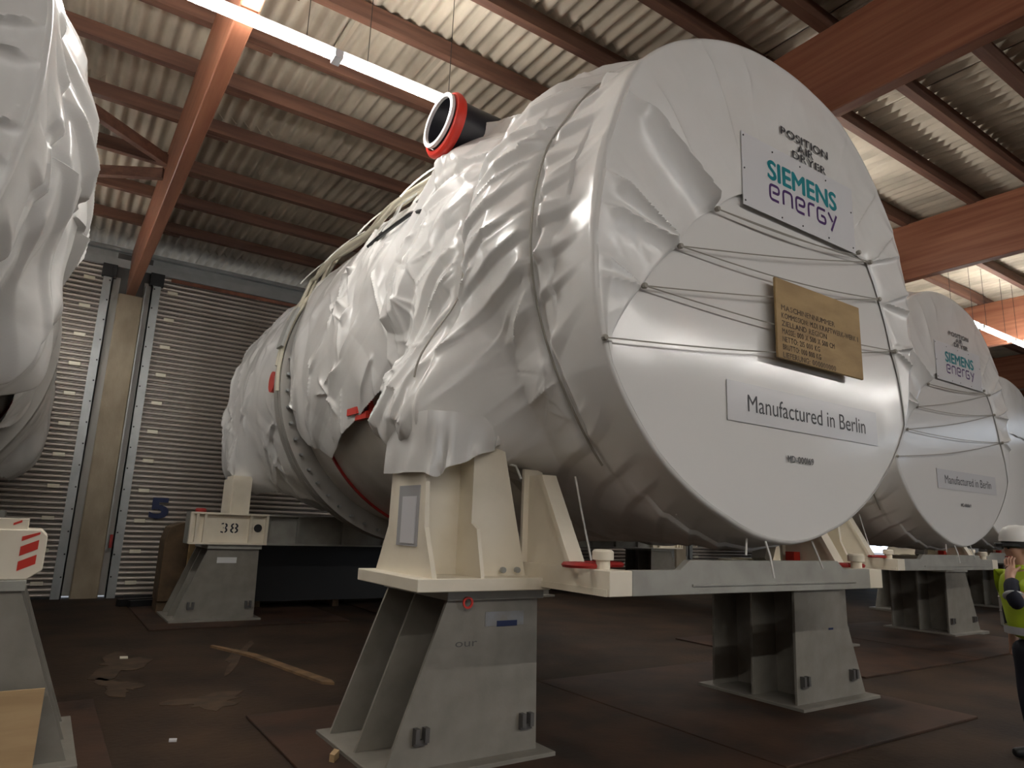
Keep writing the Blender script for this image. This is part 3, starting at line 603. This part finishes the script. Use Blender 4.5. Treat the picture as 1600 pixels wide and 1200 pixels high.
def cradle(s):
    # s = -1 left, +1 right; built for left then mirrored in x
    g = lambda x: x*(-s)     # given negative (left) x, mirrored for right
    def B(x0, x1, *a): a0, a1 = sorted((g(x0), g(x1))); return MB().box(a0, a1, *a)
    def PR(poly, ax, a0, a1):
        if ax == 'y': return MB().prism([(g(p[0]), p[1]) for p in poly], 'y', a0, a1)
        b0, b1 = sorted((g(a0), g(a1))); return MB().prism(poly, 'x', b0, b1)
    yb = .96
    C(B(-2.74, -1.62, yb, yb+1.05, 1.192, 1.28), 'cradle_plate', bevel=.005)
    C(B(-1.66, -1.62, yb, yb+.9, 1.2, 1.40), 'plate_upstand')
    C(PR([(yb+.02, 1.28), (yb+.98, 1.28), (yb+.80, 1.62), (yb+.78, 2.35), (yb+.24, 2.35), (yb+.18, 1.62)], 'x', -2.62, -2.585), 'outer_web')
    C(B(-2.59, -2.2, yb+.40, yb+.44, 1.28, 2.35), 'rear_web')
    C(PR([(-2.20, 1.28), (-1.72, 1.28), (-1.74, 1.36), (-1.98, 2.35), (-2.20, 2.35)], 'y', yb+.20, yb+.24), 'front_gusset')
    C(PR([(yb+.03, 1.28), (yb+.42, 1.28), (yb+.42, 2.35), (yb+.20, 2.35), (yb+.20, 1.66), (yb+.12, 1.62)], 'x', -2.225, -2.195), 'side_fin')
    C(B(-2.62 if s < 0 else -2.3, -1.95, yb+.2, yb+.8, 2.33, 2.42), 'saddle')
    C(MB().bar((g(-2.05), yb+.55, 2.2), (g(-1.60), yb+.5, 1.38), .16, .16), 'strut', 'flange')
    for i in range(2): MB().lathe([(0, -.03), (.022, -.03), (.022, 0)], 'y', 8, (g(-1.95+.13*i), yb+.18, 1.325)).build('bolt', 'galv', tur)
    # wrapped sheet around the column head
    pts = [(-2.66, yb+.84), (-2.66, yb+.18), (-2.5, yb+.10), (-2.1, yb+.14), (-1.98, yb+.17)]; N = 40; Pg = np.zeros((9, N, 3)); xs = np.array([p[0] for p in pts]); yv = np.array([p[1] for p in pts])
    tt = np.linspace(0, 4, N)
    for r in range(9):
        t = r/8; hem = 2.02+.12*np.interp(tt, [0, 1, 1.5, 2, 3, 4], [0, -.1, -.4, .2, 1.6, 2.3])
        zz = 2.46+(hem-2.46)*t; wv = .025*np.sin(tt*9+r*.3)*t+.02*vnoise(tt*3, t*4+0*tt)
        Pg[r] = np.stack([np.array([g(v) for v in np.interp(tt, range(5), xs)-wv]), np.interp(tt, range(5), yv)-wv, zz], -1)
    obj('column_wrap', grid_mesh('column_wrap', Pg, 'tarp', False, None, 50), tur)
    if s < 0:
        MB().box(-2.628, -2.62, yb+.28, yb+.62, 1.48, 1.92).build('document_pouch', 'paper2', tur); MB().box(-2.632, -2.627, yb+.32, yb+.55, 1.50, 1.84).build('paper_sheet', 'paper', tur)
    # rear support
    C(B(-2.33, -2.03, 8.7, 9.2, 1.69, 2.3), 'rear_column'); C(B(-2.35, -2.3, 8.62, 9.3, 1.69, 2.25), 'rear_column_plate')
cradle(-1); cradle(1)
# rear cross beam
ry = 8.61
C(MB().box(-2.91, 2.91, ry+.08, ry+.5, 1.19, 1.69), 'rear_cross_beam', 'beam_grey')
for s in (-1, 1):
    a, b = sorted((s*2.91, s*1.72)); e = C(MB().box(a, b, ry+.04, ry+.08, 1.19, 1.69).box(a, b, ry-.04, ry+.1, 1.19, 1.22).box(a, b, ry-.04, ry+.1, 1.66, 1.69), 'beam_end_panel')
    for x in (2.9, 2.82, 2.70, 2.0, 1.74): MB().box(s*x-.02, s*x+.02, ry-.03, ry+.06, 1.2, 1.68).build('stiffener', 'cream', e)
    MB().lathe([(0, -.005), (.065, -.005), (.065, .0)], 'y', 20, (s*1.87, ry+.036, 1.46)).build('pin_hole', 'black', e)
    if s < 0: fit_text('frame_number', '38', 'ink', -2.45, -2.18, 1.37, 1.53, ry+.034, e, stencil=True)
    MB().lathe([(.03, 0), (.08, .0), (.09, .03), (.07, .06), (.03, .05)], 'z', 12, (s*2.75, ry+.2, 1.69)).build('red_sling_ring', 'red_paint', tur, 40)
for x in (-1.2, -.4, .4, 1.2): MB().box(x-.02, x+.02, ry+.0, ry+.08, 1.22, 1.66).build('stiffener', 'beam_grey', tur)
MB().box(-1.8, 1.8, ry-.03, ry+.1, 1.19, 1.22).box(-1.8, 1.8, ry-.03, ry+.1, 1.66, 1.69).build('beam_flange', 'beam_grey', tur)

# other turbines: same kind
t2 = copy_tree(tur); t2.location = (12.38, 5.23, 0); t2['label'] = 'plastic-wrapped turbine standing beyond the one with the laced wooden board, no board on its face'
SKIP = ('wooden_board', )
for ch in list(t2.children):
    if ch.name.startswith('wooden_board'):
        for g in list(ch.children): bpy.data.objects.remove(g)
        bpy.data.objects.remove(ch)
t3 = copy_tree(tur, None, ('wooden_board', 'sign_board', 'banner', 'lacing_cord', 'lacing_eyelet', 'serial_number', 'loose_cord')); t3.location = (19.9, 7.2, 0)
t3['label'] = 'plastic-wrapped turbine half hidden behind the worker, last of the row'
FR = ('wooden_board', 'sign_board', 'banner', 'lacing_cord', 'serial_number', 'loose_cord', 'front_beam', 'beam_ledge', 'red_block', 'red_sling_ring', 'bollard', 'rail_gusset', 'gusset_flange', 'gusset_back_plate',
      'cradle_plate', 'plate_upstand', 'outer_web', 'rear_web', 'front_gusset', 'side_fin', 'saddle', 'strut', 'bolt', 'column_wrap', 'document_pouch', 'paper_sheet', 'side_rail', 'rear_cross_beam', 'beam_end_panel', 'stiffener', 'beam_flange', 'rear_column', 'rear_column_plate')
t0 = copy_tree(tur, None, FR); t0.location = (-2.44, 4.0, 0); t0['label'] = 'plastic-wrapped turbine on a cradle with red and white hazard stripes'
# cradle with hazard stripes on turbine 0 (local to its root)
hz = MB().prism([(-2.4, 1.19), (2.42, 1.19), (2.50, 1.25), (2.50, 1.47), (2.46, 1.51), (-2.4, 1.51)], 'y', 1.6, 2.1).build('cradle_beam', 'cream', t0, bevel=.006)
MB().box(-2.2, 2.38, 1.62, 2.1, 1.51, 1.575).build('cradle_top_plate', 'cream', t0)
MB().box(-2.0, 2.0, 8.6, 9.1, 1.19, 1.6).build('rear_cross_beam', 'beam_grey', t0)
for i in range(3):
    z = 1.245+i*.095; poly = [(2.36, z), (2.455, z+.045), (2.455, z+.105 if i < 2 else z+.06), (2.36, z+.06 if i < 2 else z+.03)]
    MB().prism(poly, 'y', 1.594, 1.598).build('hazard_stripe', 'red', hz)
MB().prism([(2.30, 1.535), (2.345, 1.555), (2.345, 1.57), (2.30, 1.55)], 'y', 1.614, 1.618).build('hazard_stripe', 'red', hz)
for s in (-1, 1): MB().box(s*1.7-.2, s*1.7+.2, 1.7, 2.1, 1.575, 2.4).build('saddle_column', 'cream', t0); MB().box(s*1.2-.2, s*1.2+.2, 8.7, 9.2, 1.6, 2.2).build('rear_column', 'cream', t0)

# ------------------------------------------------------------------ support pedestals
def pedestal(s):
    # outer side on local -x for s=-1; origin at base centre; x spans 1.25, y 0..1.1
    root = empty('support_pedestal'); g = lambda x: x*(-s)
    def B(x0, x1, *a): a0, a1 = sorted((g(x0), g(x1))); return MB().box(a0, a1, *a)
    B(-.66, .70, -.14, 1.14, 0, .05).build('base_plate', 'grey', root, bevel=.004)
    for y in (0, .5, 1.0):
        MB().prism([(g(-.60), .05), (g(.61), .05), (g(.585), 1.12), (g(-.20), 1.12)], 'y', y-.013, y+.013).build('fin_plate', 'grey', root)
    B(.18, .21, 0, 1.0, .05, 1.12).build('middle_web', 'grey', root)
    B(-.22, .62, -.05, 1.05, 1.12, 1.188).build('top_plate', 'beam_grey', root, bevel=.004)
    for x in (-.36, .50):
        b = MB()
        for dx in (-.035, .035): b.box(g(x+dx)-.016, g(x+dx)+.016, -.065, -.013, .22, .31)
        b.box(g(x)-.05, g(x)+.05, -.04, -.013, .20, .235).build('lug', 'dark_body', root)
    B(-.05, .1, -.017, -.013, .9, .93).build('tape_strip', 'white_tape', root) if False else None
    return root
PEDS = []
pl_ = pedestal(-1); pr_ = pedestal(1)
def place(src, first, x, y, label, grp='grey steel support pedestals'):
    o = src if first else copy_tree(src); o.location = (x, y, 0); tag(o, label, 'pedestal', grp); PEDS.append(o); return o
place(pl_, True, 2.665, 4.42, 'grey steel pedestal with sloping fins under the cream cradle carrying the document pouch')
place(pr_, True, 6.94, 4.30, 'grey steel pedestal under the grey front beam, below the laced wooden board')
place(pl_, False, 2.48, 11.95, 'grey steel pedestal under the rear beam numbered 38')
place(pr_, False, 7.28, 11.95, 'grey steel pedestal hidden behind the first turbine under its other rear beam end')
place(pl_, False, 10.17, 6.36, 'grey steel pedestal under the second turbine, next to the first turbine')
place(pr_, False, 14.44, 6.24, 'grey steel pedestal under the second turbine, next to the worker')
place(pl_, False, 9.98, 13.9, 'grey steel rear pedestal of the second turbine, next to the first turbine'); place(pr_, False, 14.7, 13.9, 'grey steel rear pedestal of the second turbine on its far side')
place(pl_, False, 17.7, 8.33, 'grey steel pedestal under the last turbine, next to the second turbine'); place(pr_, False, 22.05, 8.2, 'grey steel front pedestal on the far side of the last turbine')
place(pl_, False, 17.5, 15.0-.2, 'grey steel rear pedestal of the last turbine, next to the second turbine') if False else None
place(pr_, False, -.235, 5.62, 'grey steel pedestal under the hazard-striped cradle with a plywood sheet against it')
place(pl_, False, -4.6, 5.62, 'grey steel pedestal at the hidden end of the hazard-striped cradle')
place(pl_, False, -4.0, 12.66, 'grey steel rear pedestal on the hidden side of the striped-cradle turbine'); place(pr_, False, -.95, 12.66, 'grey steel rear pedestal of the striped-cradle turbine, by the roller doors')
# stains, tape and tags on single pedestals
L1 = PEDS[0]
MB().lathe([(.028, -.006), (.042, -.006), (.042, .006), (.028, .006), (.028, -.006)], 'y', 14, (-.06, -.06, 1.105)).build('red_tag', 'red', L1, 40)
MB().box(.12, .46, -.0165, -.0135, .93, 1.03).build('worn_label', 'worn', L1); MB().box(.22, .40, -.019, -.0165, .925, .965).build('blue_mark', 'blue', L1)
fit_text('scribble', 'our', 'dark_body', -.12, .06, .80, .835, -.0145, L1)
MB().bar((-.55, -.02, .20), (.55, -.02, .235), .004, .012).build('paint_line', 'beam_grey', L1) if False else None
MB().box(-.02, .06, -.0165, -.0135, .72, .74).build('blue_mark', 'blue', PEDS[1])
MB().box(-.05, .25, -.0165, -.0135, .9, .99).build('worn_label', 'white_tape', PEDS[2])

# plywood, timber, debris
dr = empty('steel_drum', (17.05, 6.35, 0)); tag(dr, 'grey steel drum standing on the floor behind the worker', 'drum')
MB().lathe([(0, .01), (.27, 0), (.29, .02), (.285, .28), (.297, .30), (.285, .32), (.285, .56), (.297, .58), (.285, .60), (.285, .86), (.295, .88), (.28, .88), (.275, .86), (0, .86)], 'z', 32).build('drum_body', 'flange', dr, 30)
MB().lathe([(0, .885), (.03, .885), (.03, .86)], 'z', 12, (.15, -.1, 0)).build('bung', 'black', dr)
tag(MB().box(-.62, .62, -.012, .012, 0, .52).xf(Matrix.Translation((-.44, 5.42, .02)) @ Matrix.Rotation(R_(-4), 4, 'X')).build('plywood_sheet', 'ply'), 'tan plywood sheet leaning on a grey pedestal', 'plywood')
cr = empty('timber_block', (2.06, 13.4, 0)); tag(cr, 'dark brown timber block standing by the roller door marked 5', 'timber')
MB().prism([(-.26, .2), (.12, .2), (.12, 1.5), (-.02, 1.5), (-.2, 1.42), (-.26, 1.2)], 'y', -.3, .3).build('block', 'timber', cr, bevel=.01)
MB().prism([(.12, .3), (.26, .3), (.22, 1.45), (.12, 1.5)], 'y', -.33, .28).build('pale_edge_board', 'board', cr, bevel=.01)
MB().box(-.25, .22, -.25, .25, 0, .2).build('skid', 'timber', cr)
for i, (a, b, wv) in enumerate((((1.35, 14.3, .065), (2.4, 14.7, .065), .14), ((1.5, 14.05, .065), (2.3, 14.32, .065), .12), ((1.5, 14.98, .065), (2.6, 14.95, .065), .1))):
    tag(MB().bar(a, b, wv, .12).build('dark_beam', 'black'), 'dark beam lying on the floor in front of the roller door marked 5', 'beam', 'dark beams by the door')
ld = empty('dark_stand_in', (5.0, 13.9, 0)); tag(ld, 'low black stand-in shape added for the dark area behind the rear beam numbered 38', 'dark stand-in')  # stand-in added to blacken the unidentified dark area below the beam
N = 60; Pg = np.zeros((12, N, 3)); tt = np.linspace(0, 2*PI, N, endpoint=False)
for r in range(12):
    k = r/11; zz = .14+1.16*min(1, k/.7) if k < .7 else 1.30+.03*math.sin((k-.7)/.3*PI/2); sc = 1-.05*k if k < .7 else (1-.035)*(1-((k-.7)/.3)**1.5*.98)
    cx, cy = np.cos(tt), np.sin(tt); q = 1/np.maximum(np.abs(cx), np.abs(cy))**.86; wv = 1+.02*vnoise(tt*9, k*3+0*tt)
    Pg[r] = np.stack([1.95*sc*q*cx*wv, .62*sc*q*cy*wv, zz+0*tt], -1)
obj('stand_in_shell', grid_mesh('stand_in_shell', Pg, 'black', True, None, 50), ld)
for x in (-1.5, 0, 1.5): MB().box(x-.06, x+.06, -.5, .5, 0, .2).build('skid', 'timber', ld)
def chip(name, pts, m, label, cat, h=.02):
    o = MB().prism(pts, 'z', 0.0, h).build(name, m); tag(o, label, cat); return o
chip('wood_splinter', [(2.02, 9.7), (2.3, 8.9), (2.62, 7.2), (2.72, 7.12), (2.74, 7.25), (2.40, 8.95), (2.06, 9.75)], 'stick', 'long brown plank splinter lying flat on the dark floor', 'wood', .025)
chip('wood_chip', [(1.90, 4.86), (1.97, 4.95), (1.95, 5.0), (1.88, 4.9)], 'ply', 'small pale wood chip at the foot of the pedestal with the red tag', 'wood chip', .07)
chip('paper_scrap', [(1.02, 5.9), (1.07, 5.88), (1.08, 5.93), (1.03, 5.95)], 'paper', 'small white paper scrap on the dark floor', 'scrap', .012)
chip('paper_scrap', [(.98, 9.3), (1.06, 9.28), (1.07, 9.4), (.99, 9.42)], 'slat_lock', 'small yellowish scrap near the roller doors', 'scrap', .012)

# ================================================================== PERSON
def skin_mesh(name, joints, edges, m, sub=2):
    me = bpy.data.meshes.new(name); me.from_pydata([j[0] for j in joints], edges, [])
    o = bpy.data.objects.new(name, me); COL.objects.link(o); md = o.modifiers.new('s', 'SKIN'); md.use_smooth_shade = True
    for i, j in enumerate(joints):
        r = j[1]; me.skin_vertices[0].data[i].radius = (r, r) if not hasattr(r, '__len__') else r
    me.skin_vertices[0].data[0].use_root = True
    sd = o.modifiers.new('d', 'SUBSURF'); sd.levels = sub; sd.render_levels = sub
    dg = bpy.context.evaluated_depsgraph_get(); out = bpy.data.meshes.new_from_object(o.evaluated_get(dg)); bpy.data.objects.remove(o)
    out.materials.clear(); out.materials.append(MATS[m]); out.shade_smooth(); return out
PX, PY = 6.75, 2.41
pe = empty('person', (PX, PY, 0), R_(146)); tag(pe, 'person in a yellow high-visibility jacket and white helmet raising a hand to the face', 'person')
# local: +x facing, +y person's left (towards the camera)
S = {'pel': (0, 0, .98), 'ch': (.0, 0, 1.30), 'nk': (.02, 0, 1.47), 'hd': (.06, 0, 1.60), 'tp': (.055, 0, 1.70)}
body = [(S['pel'], .12), (S['ch'], .13), (S['nk'], .055), ((.045, 0, 1.55), .075), ((.06, 0, 1.63), .092), (S['tp'], .075), ((.135, 0, 1.60), .03),
        ((.02, .19, 1.40), .05), ((.31, .26, 1.22), .045), ((.24, .13, 1.41), .036), ((.21, .11, 1.45), .034),
        ((.02, -.19, 1.40), .05), ((-.03, -.26, 1.12), .045), ((-.01, -.25, .90), .036), ((-.005, -.25, .85), .034)]
be = [(0, 1), (1, 2), (2, 3), (3, 4), (4, 5), (4, 6), (1, 7), (7, 8), (8, 9), (9, 10), (1, 11), (11, 12), (12, 13), (13, 14)]
n = len(body)
# fingers of the raised hand (five chains) and of the lowered hand
def fingers(base, root, d, side, up):
    global body, be
    b = Vector(root); d = Vector(d).normalized(); side = Vector(side).normalized(); up = Vector(up).normalized()
    for k, L in enumerate((.075, .085, .08, .065)):
        p0 = b+side*(-.03+.02*k)+d*.045; p1 = p0+d*L*.5; p2 = p1+(d*.5+up*.6)*L*.55
        i = len(body); body += [(tuple(p0), .011), (tuple(p1), .0095), (tuple(p2), .008)]; be += [(base, i), (i, i+1), (i+1, i+2)]
    p0 = b+side*(-.045)+d*.01; p1 = p0+(d*.6-side*.5)*.04+up*.02; i = len(body); body += [(tuple(p0), .012), (tuple(p1), .01)]; be += [(base, i), (i, i+1)]
fingers(10, (.21, .11, 1.45), (-.15, -.3, 1), (0.6, -1, 0), (-1, -.2, .2)); fingers(14, (-.005, -.25, .85), (.1, 0, -1), (1, .2, 0), (0, 1, 0))
obj('body', skin_mesh('body', body, be, 'skin'), pe)
jk = [((0, 0, .88), (.17, .20)), ((0, 0, 1.08), (.165, .2)), ((.0, 0, 1.30), (.16, .2)), ((.015, 0, 1.44), (.09, .12)), ((.03, 0, 1.51), (.085, .085)),
      ((.02, .2, 1.38), .09), ((.25, .26, 1.27), .10), ((.02, -.2, 1.38), .085), ((-.03, -.265, 1.15), .075)]
jo = obj('jacket', skin_mesh('jacket', jk, [(0, 1), (1, 2), (2, 3), (3, 4), (2, 5), (5, 6), (2, 7), (7, 8)], 'yellow'), pe)
obj('sleeve', skin_mesh('sleeve', [((.25, .262, 1.25), .085), ((.315, .262, 1.21), .09), ((.28, .20, 1.31), .07), ((.225, .145, 1.39), .055)], [(0, 1), (1, 2), (2, 3)], 'navy'), jo)
obj('sleeve', skin_mesh('sleeve', [((-.03, -.265, 1.18), .075), ((-.03, -.262, 1.10), .075), ((-.015, -.252, .95), .055)], [(0, 1), (1, 2)], 'navy'), jo)
obj('reflective_band', skin_mesh('band', [((.305, .245, 1.245), .088), ((.292, .222, 1.28), .082)], [(0, 1)], 'reflective'), jo)
mb = MB().lathe([(.212, 0), (.214, .03), (.212, .06)], 'z', 32).xf(Matrix.Translation((0, 0, .95)) @ Matrix.Diagonal((.86, 1.02, 1, 1)))
mb.build('reflective_band', 'reflective', jo, 60)
tr = [((0, 0, .93), (.15, .17)), ((0, 0, .82), (.14, .17)), ((0, .1, .72), .1), ((.02, .11, .46), .075), ((-.01, .11, .12), .062), ((0, -.1, .72), .1), ((.02, -.11, .46), .075), ((-.01, -.11, .12), .062)]
obj('trousers', skin_mesh('trousers', tr, [(0, 1), (1, 2), (2, 3), (3, 4), (1, 5), (5, 6), (6, 7)], 'navy'), pe)
for y in (.11, -.11): obj('shoe', skin_mesh('shoe', [((-.05, y, .085), .055), ((-.02, y, .055), .05), ((.1, y, .045), .044), ((.19, y, .04), .036)], [(0, 1), (1, 2), (2, 3)], 'black'), pe)
he = MB().lathe([(.0, .135), (.05, .13), (.09, .11), (.115, .07), (.125, .03), (.127, 0), (.118, 0)], 'z', 28).xf(Matrix.Translation((.045, 0, 1.68)) @ Matrix.Diagonal((1.1, .92, 1, 1))).build('helmet', 'helmet', pe, 50)
MB().prism([(.05, -.10), (.16, -.085), (.215, -.05), (.23, 0), (.215, .05), (.16, .085), (.05, .10)], 'z', 1.635, 1.665).build('brim', 'black', pe, bevel=.006)
MB().lathe([(.105, 0), (.11, .03), (.108, .06)], 'z', 24).xf(Matrix.Translation((.05, 0, 1.63)) @ Matrix.Diagonal((1.08, .95, 1, 1))).build('cap_band', 'black', pe, 50)
obj('scarf', skin_mesh('scarf', [((.03, 0, 1.45), .08), ((.05, 0, 1.53), .075)], [(0, 1)], 'yellow'), pe)
for s in (-1, 1):
    MB().lathe([(0, 0), (.012, .004), (.010, .01), (0, .012)], 'x', 10, (.148, s*.033, 1.628)).build('eye', 'black', pe, 60)
    MB().lathe([(0, -.008), (.02, -.006), (.026, 0), (.02, .006), (0, .008)], 'y', 10, (.05, s*.093, 1.605)).build('ear', 'skin', pe, 60)
MB().bar((.142, -.025, 1.555), (.142, .025, 1.555), .012, .010).build('mouth', 'red_paint', pe)
